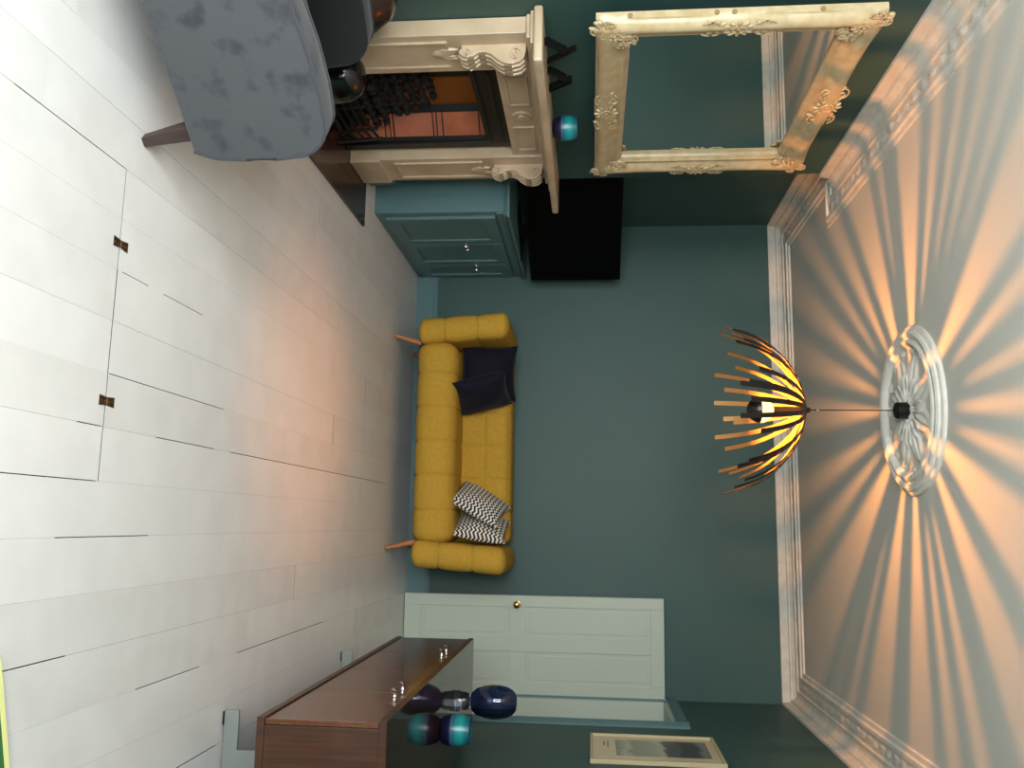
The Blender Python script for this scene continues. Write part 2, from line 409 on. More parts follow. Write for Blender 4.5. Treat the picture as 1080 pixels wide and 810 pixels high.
# rib profile (r, drop)
RP = [(.012, 0), (.045, -.006), (.085, -.016), (.13, -.031), (.175, -.052), (.22, -.080), (.262, -.112), (.30, -.148), (.333, -.188), (.362, -.232), (.386, -.278), (.405, -.325), (.421, -.372)]
def rib(cut, wd, sc):
    mb = MB(); pts = RP[:cut]
    vs = []
    for i, (r, z) in enumerate(pts):
        a = pts[max(i-1, 0)]; b = pts[min(i+1, len(pts)-1)]
        t = Vector((b[0]-a[0], b[1]-a[1])).normalized(); nrm = Vector((t.y, -t.x))   # towards inside/below
        w = wd*(.55+.45*min(1, r/.12))/2
        for sgn in (-1, 1):
            for k in (0, 1): vs.append((r*sc+nrm.x*k*.0022, sgn*w, z*1.0+nrm.y*k*.0022))
    n = len(pts)
    for i in range(n-1):
        o = i*4; p = o+4
        mb.cur = 0; mb.add([], [])
        mb.f += [(o, p, p+2, o+2)]; mb.mi += [0]           # outside face: black
        mb.f += [(o+1, o+3, p+3, p+1)]; mb.mi += [1]       # inside face: gold
        mb.f += [(o, o+1, p+1, p), (o+2, p+2, p+3, o+3)]; mb.mi += [0, 0]
    mb.v = [tuple(v) for v in vs]
    e = (n-1)*4; mb.f += [(0, 2, 3, 1), (e, e+1, e+3, e+2)]; mb.mi += [0, 0]
    return mb
kinds = [rib(13, .023, 1.0), rib(12, .023, .985), rib(11, .023, 1.0)]
protos = [k.build('strip', [BLACKM, GOLD], lamp) for k in kinds]
used = [False]*3
NR = 34
for i in range(NR):
    k = (0, 1, 0, 2, 1)[i % 5]
    o = protos[k] if not used[k] else protos[k].copy()
    if used[k]: C.objects.link(o); o.parent = lamp
    used[k] = True
    o.location = (0, 0, LZ+.002*(i % 3)); o.rotation_euler = (0, 0, 2*PI*i/NR+R.choice((-.085, -.06, .0, .05, .09)))
# bulb: clear glowing upper half, black lower half
BR = .063
BLKB = mat('black_mirrored_crown', (12, 11, 10), .25)
GLOW = bpy.data.materials.new('glowing_bulb_glass'); GLOW.use_nodes = True
nt = GLOW.node_tree; nt.nodes.clear(); mo = nt.nodes.new('ShaderNodeOutputMaterial'); mx = nt.nodes.new('ShaderNodeMixShader'); mx.inputs[0].default_value = .5
tr = nt.nodes.new('ShaderNodeBsdfTransparent'); em = nt.nodes.new('ShaderNodeEmission'); em.inputs[0].default_value = (1, .62, .16, 1); em.inputs[1].default_value = 2.6
nt.links.new(tr.outputs[0], mx.inputs[1]); nt.links.new(em.outputs[0], mx.inputs[2]); nt.links.new(mx.outputs[0], mo.inputs[0])
MB().lathe([(BR*math.sin(a*PI/24), BZ-BR*math.cos(a*PI/24)) for a in range(0, 12)]+[(BR, BZ)], n=32).build('bulb_black_crown', BLKB, lamp, smooth=True)
MB().lathe([(BR*math.cos(a*PI/24), BZ+BR*math.sin(a*PI/24)) for a in range(0, 10)]+[(.016, BZ+BR)], n=32).build('bulb_glass', GLOW, lamp, smooth=True)
MB().lathe([(0, LZ-.004), (.017, LZ-.006), (.017, BZ+BR-.004), (0, BZ+BR-.004)], n=16).build('bulb_socket', BLACKM, lamp, smooth=True)
def lamp_light(kind, z, power, col, rad, **kw):
    L = bpy.data.lights.new('bulb_light', kind); L.energy = power; L.color = col; L.shadow_soft_size = rad
    for k, v in kw.items(): setattr(L, k, v)
    o = bpy.data.objects.new('bulb_light', L); C.objects.link(o); o.location = (RX, RY, z)
lamp_light('POINT', BZ-.008, 72, (1, .35, .07), .010)
lamp_light('SPOT', BZ-BR-.004, 27, (1, .34, .09), .03, spot_size=math.radians(54), spot_blend=1.0)

# ------------------------------------------------------------------ fireplace
fp = thing('fireplace_surround', 'cream marble fireplace surround with scrolled corbels and a deep mantel shelf', 'fireplace', (0, 0, 0))
FX = -2.10; WX = XC+.003
def leg(y0, y1):
    lg = MB()
    lg.box((WX, y0, 0.016), (FX, y1, 1.155)).build('jamb', MARB, fp, bevel=.003)
    mb = MB(); mb.box((FX-.01, y0-.008, .016), (FX+.014, y1+.008, .20)); mb.build('plinth_block', MARB, fp, bevel=.006)
    # raised frame around a sunk panel
    p = MB(); a, b, z0, z1 = y0+.045, y1-.045, .27, .80
    p.box((FX-.002, a, z0), (FX+.010, a+.014, z1)).box((FX-.002, b-.014, z0), (FX+.010, b, z1)).box((FX-.002, a+.014, z0), (FX+.010, b-.014, z0+.014)).box((FX-.002, a+.014, z1-.014), (FX+.010, b-.014, z1))
    p.build('panel_moulding', MARB, fp, bevel=.003)
LY0, LY1, RY0, RY1 = 3.45, 3.755, 4.735, 5.04
leg(LY0, LY1); leg(RY0, RY1)
MB().box((WX, LY1+.001, .985), (FX-.012, RY0-.001, 1.155)).build('frieze', MARB, fp, bevel=.003)
for a, b in ((3.84, 4.13), (4.37, 4.66)):
    p = MB(); x0, x1 = FX-.014, FX-.004
    p.box((x0, a, 1.015), (x1, a+.012, 1.13)).box((x0, b-.012, 1.015), (x1, b, 1.13)).box((x0, a+.012, 1.015), (x1, b-.012, 1.027)).box((x0, a+.012, 1.118), (x1, b-.012, 1.13))
    p.build('frieze_moulding', MARB, fp, bevel=.002)
MB().lathe([(0, .016), (.018, .014), (.022, .006), (.036, .012), (.05, .010), (.056, 0), (0, 0)], (FX-.013, 4.25, 1.072), 24, axis=0).build('frieze_roundel', MARB, fp, smooth=True)
MB().box((WX, LY0-.02, 1.156), (FX+.035, RY1+.02, 1.176)).build('bed_mould', MARB, fp, bevel=.006)
MB().box((WX, LY0-.045, 1.176), (FX+.075, RY1+.045, 1.192)).build('bed_mould', MARB, fp, bevel=.005)
MB().rbox((WX, 3.365, 1.193), (-1.92, 5.19, 1.233), (.012, .012, .012)).build('mantel_shelf', MARB, fp, smooth=True)
def corbel(yc):
    out = [(0, .90)]
    S_ = [(.012, .86), (.030, .845), (.048, .86), (.056, .885), (.05, .915), (.036, .935), (.034, .965), (.046, .995), (.07, 1.02), (.088, 1.05), (.094, 1.085), (.086, 1.12), (.066, 1.14), (.03, 1.15)]
    pl = [(FX-.004, .855)]+[(FX+a, z) for a, z in S_]+[(FX-.004, 1.152)]
    c = MB(); c.prism([(x, z) for x, z in pl], 1, yc-.058, yc+.058)
    o = c.build('corbel', MARB, fp, bevel=.004)
    for s in (-1, 1):   # volutes on the flanks
        for (a, z, r) in ((.052, 1.10, .034), (.036, .885, .02)):
            sp = [(FX+a+r*(1-k/26)*math.cos(k*.55), yc+s*.059, z+r*(1-k/26)*math.sin(k*.55)) for k in range(24)]
            MB().tube(sp, .0045, 6).build('volute', MARB, o, smooth=True)
    for k in (-.034, 0, .034):
        sp = [(FX+a+.003, yc+k, z) for a, z in S_[1:-1]]
        MB().tube(sp, .006, 6).build('flute', MARB, o, smooth=True)
    lf = MB()
    for k in range(5):
        lf.ell((FX+.006, yc+(k-2)*.017, .80-.012*(2-abs(k-2))), (.010, .012, .045), 8, 6)
    lf.ell((FX+.004, yc, .765), (.012, .030, .05), 10, 6); lf.build('leaf_drop', MARB, o, smooth=True)
corbel((LY0+LY1)/2-.01); corbel((RY0+RY1)/2+.01)
# hearth
he = thing('hearth', 'dark red-brown glazed hearth slab before the fireplace', 'hearth', (-2.0, 4.25, 0))
for i in range(6):
    for j in range(2):
        y0 = 3.38+i*.29; x0 = XC+j*.175
        MB().box((x0-(-2.0)+.001, y0-4.25+.001, .001), (x0-(-2.0)+.174, y0-4.25+.289, .015)).build('tile', HEARTH, he)
# iron insert
ins = thing('fireplace_insert', 'black cast iron fireplace insert with copper coloured tiled cheeks', 'fireplace insert', (-2.2, 4.25, 0))
def ib(a, b, nm, m, bev=0, par=None):
    return MB().box((a[0]+2.2, a[1]-4.25, a[2]), (b[0]+2.2, b[1]-4.25, b[2])).build(nm, m, par or ins, bevel=bev)
ib((-2.178, FO0+.004, .016), (-2.150, 3.85, .985), 'front_plate', IRON, .003)
ib((-2.178, 4.635, .016), (-2.150, FO1-.004, .985), 'front_plate', IRON, .003)
ib((-2.178, 3.85, .845), (-2.150, 4.635, .985), 'hood', IRON, .003)
ib((-2.150, 3.86, .86), (-2.138, 4.625, .875), 'hood_rib', IRON, .003)
ib((-2.150, 3.86, .93), (-2.138, 4.625, .945), 'hood_rib', IRON, .003)
ib((-2.36, FO0+.004, .016), (-2.34, FO1-.004, .985), 'back_plate', IRON)
def quad_piece(p, q, z0, z1, t, nm, m, par=None):   # thin slab along p->q in plan
    p, q = Vector(p), Vector(q); d = (q-p).normalized(); n = Vector((-d.y, d.x))*t
    pl = [p, q, q+n, p+n]
    return MB().prism([(a.x+2.2, a.y-4.25) for a in pl], 2, z0, z1).build(nm, m, par or ins, bevel=.002)
cA, cB = (-2.178, 4.632), (-2.30, 4.53)
mA, mB_ = (-2.178, 3.852), (-2.30, 3.97)
quad_piece((-2.178, 4.645), (-2.34, 4.51), .016, .90, .012, 'cheek', IRON)
quad_piece((-2.34, 3.98), (-2.178, 3.84), .016, .90, .012, 'cheek', IRON)
zz = [(.06, .255), (.262, .285), (.290, .305), (.312, .535), (.541, .556), (.562, .590), (.596, .80), (.806, .835)]
for (z0, z1) in zz:
    def lp(t): return (cA[0]+(cB[0]-cA[0])*t, cA[1]+(cB[1]-cA[1])*t-.004)
    quad_piece(lp(.92), lp(.08), z0, z1, .010, 'cheek_tile', TILE)
    def lq(t): return (mA[0]+(mB_[0]-mA[0])*t, mA[1]+(mB_[1]-mA[1])*t+.004)
    quad_piece(lq(.08), lq(.92), z0, z1, .010, 'cheek_tile', TILE)
ib((-2.342, 4.215, .10), (-2.325, 4.51, .80), 'back_panel', TILE2, .004)
ib((-2.342, 3.99, .10), (-2.325, 4.205, .80), 'back_panel', IRON, .004)
# basket bars
for k in range(5):
    z = .08+k*.04
    MB().tube([(-2.12+2.2-.004*k, 3.97-4.25, z), (-2.10+2.2-.004*k, 4.12-4.25, z), (-2.095+2.2-.004*k, 4.25-4.25, z), (-2.10+2.2-.004*k, 4.38-4.25, z), (-2.12+2.2-.004*k, 4.50-4.25, z)], .008, 6).build('grate_bar', IRON, ins, smooth=True)
for y in (3.97, 4.12, 4.38, 4.5):
    MB().tube([(-2.105+2.2, y-4.25, .016), (-2.125+2.2, y-4.25, .27)], .009, 6).build('grate_upright', IRON, ins, smooth=True)
ib((-2.31, 3.98, .07), (-2.13, 4.50, .09), 'grate_floor', IRON)
# coals and a charred pile
lumps = []
for lay in range(4):
    for row in range(2):
        for k in range(8-lay % 2):
            lumps.append((-2.262+.068*row, 4.015+.064*k+.032*(lay % 2), .122+.062*lay, .0285))
for lay, ks in ((4, [4.015+.064*k for k in range(8)]), (5, [4.047+.064*k for k in range(7)]), (6, [4.015+.064*k for k in range(7)]), (7, (4.047, 4.111, 4.175, 4.239, 4.303, 4.367)), (8, (4.08, 4.144, 4.208, 4.272))):
    for y in ks: lumps.append((-2.255, y, .122+.056*lay+.02, .031))
for i, (x, y, z, r) in enumerate(lumps):
    mb = MB(); mb.ell((0, 0, 0), (r*R.uniform(.8, 1.05), r*R.uniform(.8, 1.05), r*R.uniform(.65, .95)), 8, 5)
    mb.v = [tuple(Vector(v)*R.uniform(.82, 1.08)) for v in mb.v]
    mb.build('coal', COAL, None, loc=(x+R.uniform(-.012, .006), y+R.uniform(-.006, .006), z+R.uniform(-.004, .004)), rot=(R.random()*3, R.random()*3, R.random()*3), label='black lump of coal heaped in the fireplace grate', cat='coal', group='coals in the fireplace grate')
# things on the mantel
def votive(name, loc, r, h, label, dark=.34):
    m = bpy.data.materials.new(name+'_glass'); m.use_nodes = True
    nt = m.node_tree; p = nt.nodes['Principled BSDF']; p.inputs['Roughness'].default_value = .3
    tc = nt.nodes.new('ShaderNodeTexCoord'); sp = nt.nodes.new('ShaderNodeSeparateXYZ'); rr = nt.nodes.new('ShaderNodeValToRGB')
    nt.links.new(tc.outputs['Generated'], sp.inputs[0]); nt.links.new(sp.outputs[2], rr.inputs[0]); nt.links.new(rr.outputs[0], p.inputs['Base Color'])
    e = rr.color_ramp.elements; e[0].position = 0; e[0].color = (*lin((14, 12, 34)), 1); e[1].position = 1; e[1].color = (*lin((20, 84, 96)), 1)
    for pos, c in ((dark, (18, 22, 52)), (dark+.04, (60, 96, 118)), (dark+.14, (40, 90, 110)), (dark+.2, (20, 124, 128)), (dark+.38, (26, 146, 144)), (dark+.55, (18, 92, 104))):
        k = e.new(pos); k.color = (*lin(c), 1)
    t = thing(name, label, 'candle holder', loc)
    pr = [(0, 0), (r*.62, 0), (r*.82, h*.10), (r*.97, h*.3), (r, h*.5), (r*.96, h*.72), (r*.86, h*.92), (r*.82, h), (r*.78, h), (r*.82, h*.9), (r*.90, h*.7), (r*.9, h*.4), (r*.7, h*.12), (0, h*.09)]
    MB().lathe(pr, n=40).build('glass_bowl', m, t, smooth=True, angle=60)
    MB().lathe([(0, h*.10), (r*.45, h*.10), (r*.45, h*.3), (0, h*.3)], n=20).build('tealight', mat('wax', (235, 232, 220), .6), t, smooth=True)
votive('votive_holder', (-2.05, 4.275, 1.2335), .066, .13, 'teal glass candle holder standing on the marble mantel shelf')
def stand(loc, rz, label, open_leg, s=1):
    t = thing('angled_stand', label, 'ornament', loc, rz, 'black angled ornaments on the mantel')
    def bar(p, q, w, th, nm):
        p, q = Vector(p)*s, Vector(q)*s; d = (q-p).normalized(); n = Vector((0, -d.z, d.y))*th/2
        pl = [p+n, q+n, q-n, p-n]
        MB().prism([(a.y, a.z) for a in pl], 0, -w/2, w/2).build(nm, BLACKM, t, bevel=.001)
    bar((0, -.075, .004), (0, .012, .088), .032, .022, 'thick_leg')
    if open_leg:
        bar((0, .098, .003), (0, .010, .122), .03, .006, 'thin_leg'); bar((0, .128, .003), (0, .042, .12), .03, .006, 'thin_leg')
        bar((0, .010, .118), (0, .045, .118), .03, .006, 'top_bar'); bar((0, .098, .004), (0, .13, .004), .03, .006, 'foot_bar')
    else:
        bar((0, .098, .006), (0, -.008, .135), .03, .010, 'thin_leg')
stand((-2.08, 3.56, 1.2335), 0, 'black angled iron ornament with a solid leg nearest the left end of the mantel', False)
stand((-2.08, 3.80, 1.2335), 0, 'black angled iron ornament with an open frame leg, next to the teal holder', True, .92)

# ------------------------------------------------------------------ mirror
MY0, MY1, MZ0, MZ1, MXB, MXF = 3.345, 4.905, 1.456, 2.64, -2.115, -2.045
mi = thing('wall_mirror', 'large mirror in an ornate cream carved frame over the mantel', 'mirror', (MXB, (MY0+MY1)/2, MZ0))
o3 = Vector((MXB, (MY0+MY1)/2, MZ0))
MP = [(0, 0), (0, .030), (.008, .034), (.010, .044), (.022, .058), (.036, .068), (.052, .070), (.066, .066), (.082, .052), (.098, .040), (.112, .036), (.120, .040), (.128, .040), (.134, .030), (.146, .026), (.152, .016), (.152, 0)]
def mring(d): return [(MY0+d, MZ0+d), (MY1-d, MZ0+d), (MY1-d, MZ1-d), (MY0+d, MZ1-d)]
for i, nm in enumerate(('frame_rail', 'frame_stile', 'frame_rail', 'frame_stile')):
    j = (i+1) % 4; mb = MB(); n = len(MP)
    N = 40
    def mf(u, w):
        k = min(int(round(w*(n-1))), n-1); d, x = MP[k]
        a, b = mring(d)[i], mring(d)[j]
        y, z = a[0]+(b[0]-a[0])*u, a[1]+(b[1]-a[1])*u
        # gentle scallop of the outer crest
        if .008 <= d <= .066:
            q = abs(2*u-1); sc = .030*(.75*math.exp(-(q/.22)**2)+max(0, (q-.55)/.45)**1.5*(1-max(0, (q-.93)/.07)))*(1-d/.075)
            if i == 0: z -= sc*.6
            elif i == 2: z += sc
            elif i == 1: y += sc
            else: y -= sc*.3
        return Vector((MXB+x, y, z))-o3
    mb.grid(mf, N, n-1); mb.build(nm, GESSO, mi, smooth=True, angle=50)
MB().box((MXB-.006-o3.x, MY0+.148-o3.y, MZ0+.148-o3.z), (MXB+.006-o3.x, MY1-.148-o3.y, MZ1-.148-o3.z)).build('mirror_glass', MIRR, mi)
MB().box((XC+.001-o3.x, MY0+.2-o3.y, MZ0+.2-o3.z), (MXB-.007-o3.x, MY1-.2-o3.y, MZ1-.2-o3.z)).build('backboard', WENGE, mi)
def ornament(cy, cz, sy, sz, nm, ang=0):
    """carved cartouche: oval ring, curled leaves fanning out along C-scrolls"""
    mb = MB(); rot = Matrix.Rotation(ang, 3, 'X'); q = random.Random(int(cy*100+cz*10))
    def P(y, z, x): return rot @ Vector((x, y*sy, z*sz))+Vector((MXB+.052, cy, cz))-o3
    def leaf(y, z, x, a, ln, wd):
        R3 = rot @ Matrix.Rotation(a, 3, 'X')
        mb.ell(P(y, z, x), (.009, ln*1.35, wd*1.35), 8, 6, R3)
    mb.tube([P(.17*math.cos(t*PI/9), .30*math.sin(t*PI/9), .014) for t in range(19)], .006, 6)
    for k in range(12):
        t = 2*PI*k/12; leaf(.30*math.cos(t), .52*math.sin(t), .010, math.atan2(math.sin(t)*sz, math.cos(t)*sy), .014, .0065)
    leaf(0, 0, .012, 0, .008, .010)
    for s1 in (-1, 1):
        for s2 in (-1, 1):
            sp = []
            for k in range(20):
                a = k*.42; r = .26*(1-k/23)
                sp.append(P(s1*(.62+r*math.cos(a)), s2*(.42+r*1.1*math.sin(a)), .008))
            mb.tube(sp, .0045, 6)
        for k in range(11):
            t = k/10; y = s1*(.36+.64*t); z = .55*math.sin(t*9)*(1-t*.6)
            leaf(y, z, .007-.006*t, s1*q.uniform(-1.1, 1.1), .017-.006*t, .0065)
        for k in range(6):
            t = k/5; leaf(s1*(.45+.5*t), q.uniform(-.7, .7)*(1-.5*t), .002, q.uniform(-1.5, 1.5), .015, .006)
    mb.build(nm, GESSO, mi, smooth=True)
e = .078
for cy, cz in ((MY0+e, MZ0+e), (MY1-e, MZ0+e), (MY1-e, MZ1-e), (MY0+e, MZ1-e)):
    ornament(cy, cz, .115, .085, 'corner_ornament', PI/4 if (cy < 4) == (cz < 2) else -PI/4)
e = .055
ornament((MY0+MY1)/2, MZ0+e, .20, .085, 'centre_ornament'); ornament((MY0+MY1)/2, MZ1-e+.01, .20, .10, 'centre_ornament')
ornament(MY1-e+.012, (MZ0+MZ1)/2, .17, .085, 'centre_ornament', PI/2); ornament(MY0+e, (MZ0+MZ1)/2, .17, .075, 'centre_ornament', PI/2)
for zf in (.12, .42, .48, .78):   # drilled recesses along the frame's outer edge
    MB().lathe([(0, .001), (.011, .001), (.011, -.004), (0, -.004)], (MXB+.02-o3.x, MY0-.0005-o3.y, MZ0+(MZ1-MZ0)*zf-o3.z), 14, axis=1).build('drilled_hole', GESSOD, mi)

# ------------------------------------------------------------------ alcove cabinet + television
cb = thing('alcove_cabinet', 'teal painted alcove cabinet with three panelled doors under the television', 'cabinet', (-2.2, 6.1, 0))
def cbx(a, b, nm, m=TEALG, bev=0, par=None, lab=None):
    return MB().box((a[0]+2.2, a[1]-6.1, a[2]), (b[0]+2.2, b[1]-6.1, b[2])).build(nm, m, par or cb, bevel=bev, label=lab)
CY = (5.40, 6.868); CXF = -2.02
cbx((XL+.003, CY[0], .0), (CXF, CY[1], .865), 'body', bev=.002)
cbx((XL+.003, CY[0]-.012, .866), (CXF+.035, CY[1], .876), 'top_moulding', bev=.003)
cbx((XL+.003, CY[0]-.006, .876), (CXF+.025, CY[1], .885), 'top_moulding', bev=.003)
cbx((XL+.003, CY[0]-.02, .885), (CXF+.045, CY[1], .905), 'worktop', bev=.004)
cbx((CXF, CY[0]+.01, .815), (CXF+.012, CY[1]-.004, .862), 'dentil_strip', bev=.002)
def door(y0, y1, knob):
    t = .020; x0, x1 = CXF+.001, CXF+.001+t; z0, z1 = .06, .80; s = .085
    d = cbx((x0, y0, z0), (x0+.008, y1, z1), 'door')
    cbx((x0+.008, y0, z0), (x1, y0+s, z1), 'stile', bev=.002, par=d); cbx((x0+.008, y1-s, z0), (x1, y1, z1), 'stile', bev=.002, par=d)
    cbx((x0+.008, y0+s, z0), (x1, y1-s, z0+s), 'rail', bev=.002, par=d); cbx((x0+.008, y0+s, z1-s), (x1, y1-s, z1), 'rail', bev=.002, par=d)
    if knob:
        MB().lathe([(0, 0), (.012, 0), (.012, .004), (.006, .006), (.006, .016), (.014, .022), (.016, .030), (.012, .038), (0, .041)], (x1+2.2, knob-6.1, .535), 16, axis=0).build('knob', CHROME, d, smooth=True, label='small clear chrome knob')
door(5.47, 6.00, 5.965); door(6.006, 6.50, 6.04) ; door(6.506, 6.86, 6.545)
tv = thing('television', 'black flat screen television angled on the teal cabinet', 'television', (-2.15, 6.19, .905))
a = Vector((-2.385, 5.72)); b = Vector((-1.915, 6.62)); d = (b-a).normalized(); n = Vector((d.y, -d.x)); ang = math.atan2(d.y, d.x); Lw = (b-a).length
mid = (a+b)/2; tv.location = (mid.x, mid.y, .905); tv.rotation_euler = (0, 0, ang)
MB().box((-Lw/2, -.02, .055), (Lw/2, .018, .755)).build('casing', BLACKP, tv, bevel=.004)
MB().box((-Lw/2+.012, -.0225, .072), (Lw/2-.012, -.0203, .743)).build('screen', BLACKG, tv)
MB().box((-.22, -.09, 0), (.22, .09, .012)).build('stand_base', BLACKP, tv, bevel=.003)
MB().box((-.05, -.012, .012), (.05, .015, .06)).build('stand_neck', BLACKP, tv)

# ------------------------------------------------------------------ sofa
sf = thing('sofa', 'mustard yellow upholstered sofa with seamed panels and splayed wooden legs', 'sofa', (-.57, 6.45, 0))
SO = Vector((-.57, 6.45, 0))
def sl(p): return (p[0]-SO.x, p[1]-SO.y, p[2])
x0, x1 = -1.318, .160
MB().rbox(sl((x0, 6.075, .175)), sl((x1, 6.70, .462)), (.1, .12, .12), {0: [x0-SO.x+(x1-x0)*k/6 for k in range(1, 6)]}, .006, .008, bulge=.006).build('seat', YEL, sf, smooth=True, angle=70)
MB().rbox(sl((x0, 6.50, .30)), sl((x1, 6.84, .835)), (.06, .09, .09), {0: [x0-SO.x+(x1-x0)*k/6 for k in range(1, 6)], 2: [.635]}, .006, .008, bulge=.010).build('backrest', YEL, sf, smooth=True, angle=70)
def flare(s):
    def f(P):
        P = P.copy(); P.x += s*(P.z-.18)*.075; return P
    return f
MB().rbox(sl((-1.462, 6.05, .178)), sl((-1.286, 6.84, .845)), (.08, .07, .055), {2: [.375, .615]}, .006, .008, bulge=.008, fn=flare(-1)).build('armrest', YEL, sf, smooth=True, angle=70)
MB().rbox(sl((.128, 6.05, .178)), sl((.304, 6.84, .850)), (.08, .07, .055), {2: [.375, .615]}, .006, .008, bulge=.008, fn=flare(1)).build('armrest', YEL, sf, smooth=True, angle=70)
MB().box(sl((-1.38, 6.20, .168)), sl((.22, 6.78, .20))).build('base_frame', WENGE, sf)
for (fx, fy, tx, ty) in ((-1.345, 6.085, -1.30, 6.16), (.185, 6.06, .14, 6.16), (-1.345, 6.80, -1.30, 6.72), (.185, 6.80, .14, 6.72)):
    MB().tube([sl((fx, fy, .001)), sl((fx+.1*(tx-fx), fy+.1*(ty-fy), .02)), sl((tx, ty, .19))], [.012, .0135, .022], 14).build('leg', OAK, sf, smooth=True)
# cushions
def pillow(name, m, c, size, th, yaw, lean, roll, label):
    mb = MB(); n = 22; hx = size/2
    for sgn in (-1, 1):
        def f(u, v):
            a, b = 2*u-1, 2*v-1
            x = a*hx*(1-.10*(1-b*b)); z = b*hx*(1-.10*(1-a*a))
            t = th/2*((1-abs(a)**2.2)*(1-abs(b)**2.2))**.55
            t += .006*math.sin(a*5+b*3)*(1-a*a)*(1-b*b)
            return (x, sgn*t, z)
        mb.grid(f, n, n)
    o = mb.build(name, m, None, smooth=True, angle=80, label=label, cat='cushion')
    o.rotation_euler = (Matrix.Rotation(roll, 3, 'Y') @ Matrix.Rotation(yaw, 3, 'Z') @ Matrix.Rotation(lean, 3, 'X')).to_euler()
    o.location = c
    return o
ZZ = bpy.data.materials.new('black_white_zigzag'); ZZ.use_nodes = True
nt = ZZ.node_tree; p = nt.nodes['Principled BSDF']; p.inputs['Roughness'].default_value = .9
tc = nt.nodes.new('ShaderNodeTexCoord'); sp = nt.nodes.new('ShaderNodeSeparateXYZ'); nt.links.new(tc.outputs['Object'], sp.inputs[0])
def mth(op, a, b=None):
    q = nt.nodes.new('ShaderNodeMath'); q.operation = op
    for i, v in enumerate((a, b)):
        if v is None: continue
        if isinstance(v, (int, float)): q.inputs[i].default_value = v
        else: nt.links.new(v, q.inputs[i])
    return q.outputs[0]
tri = mth('PINGPONG', mth('MULTIPLY', sp.outputs[0], 1.0), .018)
st = mth('FRACT', mth('MULTIPLY', mth('ADD', sp.outputs[2], tri), 1/.030))
st = mth('GREATER_THAN', st, .50)
mixc = nt.nodes.new('ShaderNodeMix'); mixc.data_type = 'RGBA'; mixc.inputs[6].default_value = (*lin((18, 18, 20)), 1); mixc.inputs[7].default_value = (*lin((226, 222, 212)), 1)
nt.links.new(st, mixc.inputs[0]); nt.links.new(mixc.outputs[2], p.inputs['Base Color'])
pillow('cushion', NAVY, (-1.125, 6.425, .665), .43, .17, .10, -.22, .03, 'navy velvet cushion tucked behind the other one against the left arm')
pillow('cushion', NAVY, (-.945, 6.29, .640), .40, .17, 1.05, -.15, -.12, 'navy velvet cushion in front, nearer the middle of the sofa')
pillow('zigzag_cushion', ZZ, (-.140, 6.35, .630), .42, .15, -1.15, -.10, .42, 'black and white zigzag cushion leaning over, nearer the middle of the sofa')
pillow('zigzag_cushion', ZZ, (.035, 6.38, .640), .40, .15, -1.15, -.10, .06, 'black and white zigzag cushion against the right arm of the sofa')

# ------------------------------------------------------------------ door leaf (open flat against the sofa wall)
dx0, dx1, dyf, dzt = .542, 1.284, 6.77, 1.985
dt = struct('door_1', MB().box((dx0, dyf+.012, .006), (dx1, dyf+.036, dzt)), DOORW, 'white four panel door standing open against the teal wall')
def db(a, b, nm, y0=dyf, y1=dyf+.012, bev=.0025): return MB().box((a[0], y0, a[1]), (b[0], y1, b[1])).build(nm, DOORW, dt, bevel=bev)
px = [(.628, .845), (.958, 1.186)]; pz = [(.135, .820), (.948, 1.885)]
db((dx0, .006), (px[0][0], dzt), 'stile'); db((px[1][1], .006), (dx1, dzt), 'stile'); db((px[0][1], .135), (px[1][0], 1.885), 'muntin')
db((px[0][0], .006), (px[1][1], pz[0][0]), 'rail'); db((px[0][0], pz[1][1]), (px[1][1], dzt), 'rail')
for a, b in px: db((a, pz[0][1]), (b, pz[1][0]), 'lock_rail')
for a, b in px:
    for c, d in pz: db((a+.025, c+.025), (b-.025, d-.025), 'panel', dyf+.006, dyf+.0118, .004)
kn = MB().lathe([(0, 0), (.026, 0), (.026, -.004), (.010, -.008), (.009, -.028), (.020, -.036), (.027, -.048), (.024, -.060), (.012, -.067), (0, -.068)], (.608, dyf-.0005, .878), 24, axis=1).build('knob', BRASS, dt, smooth=True, label='round brass door knob')

# ------------------------------------------------------------------ sideboard
sb = thing('sideboard', 'long walnut sideboard with a polished top along the right wall', 'sideboard', (.98, 4.25, 0))
B0 = Vector((.98, 4.25, 0))
def sbx(a, b, nm, m, bev=.0015, par=None): return MB().box((a[0]-B0.x, a[1]-B0.y, a[2]), (b[0]-B0.x, b[1]-B0.y, b[2])).build(nm, m, par or sb, bevel=bev)
sx0, sx1, sy0, sy1, sz0, sz1 = .690, 1.235, 3.124, 5.382, .262, .733
sbx((sx0, sy0, sz1-.030), (sx1, sy1, sz1-.003), 'top_board', WALN)
sbx((sx0+.002, sy0+.002, sz1-.003), (sx1-.002, sy1-.002, sz1), 'polished_top', WALTOP, 0)
sbx((sx0, sy0, sz0), (sx1, sy1, sz0+.028), 'bottom_board', WALN)
sbx((sx0+.028, sy0+.001, sz0+.0285), (sx1, sy0+.026, sz1-.0305), 'side_panel', WALN)
sbx((sx0+.028, sy1-.026, sz0+.0285), (sx1, sy1-.001, sz1-.0305), 'side_panel', WALN)
sbx((sx1-.012, sy0+.027, sz0+.0285), (sx1-.001, sy1-.027, sz1-.0305), 'back_panel', WALN)
ys = [sy0+.002, 3.665, 4.208, 4.78, sy1-.002]
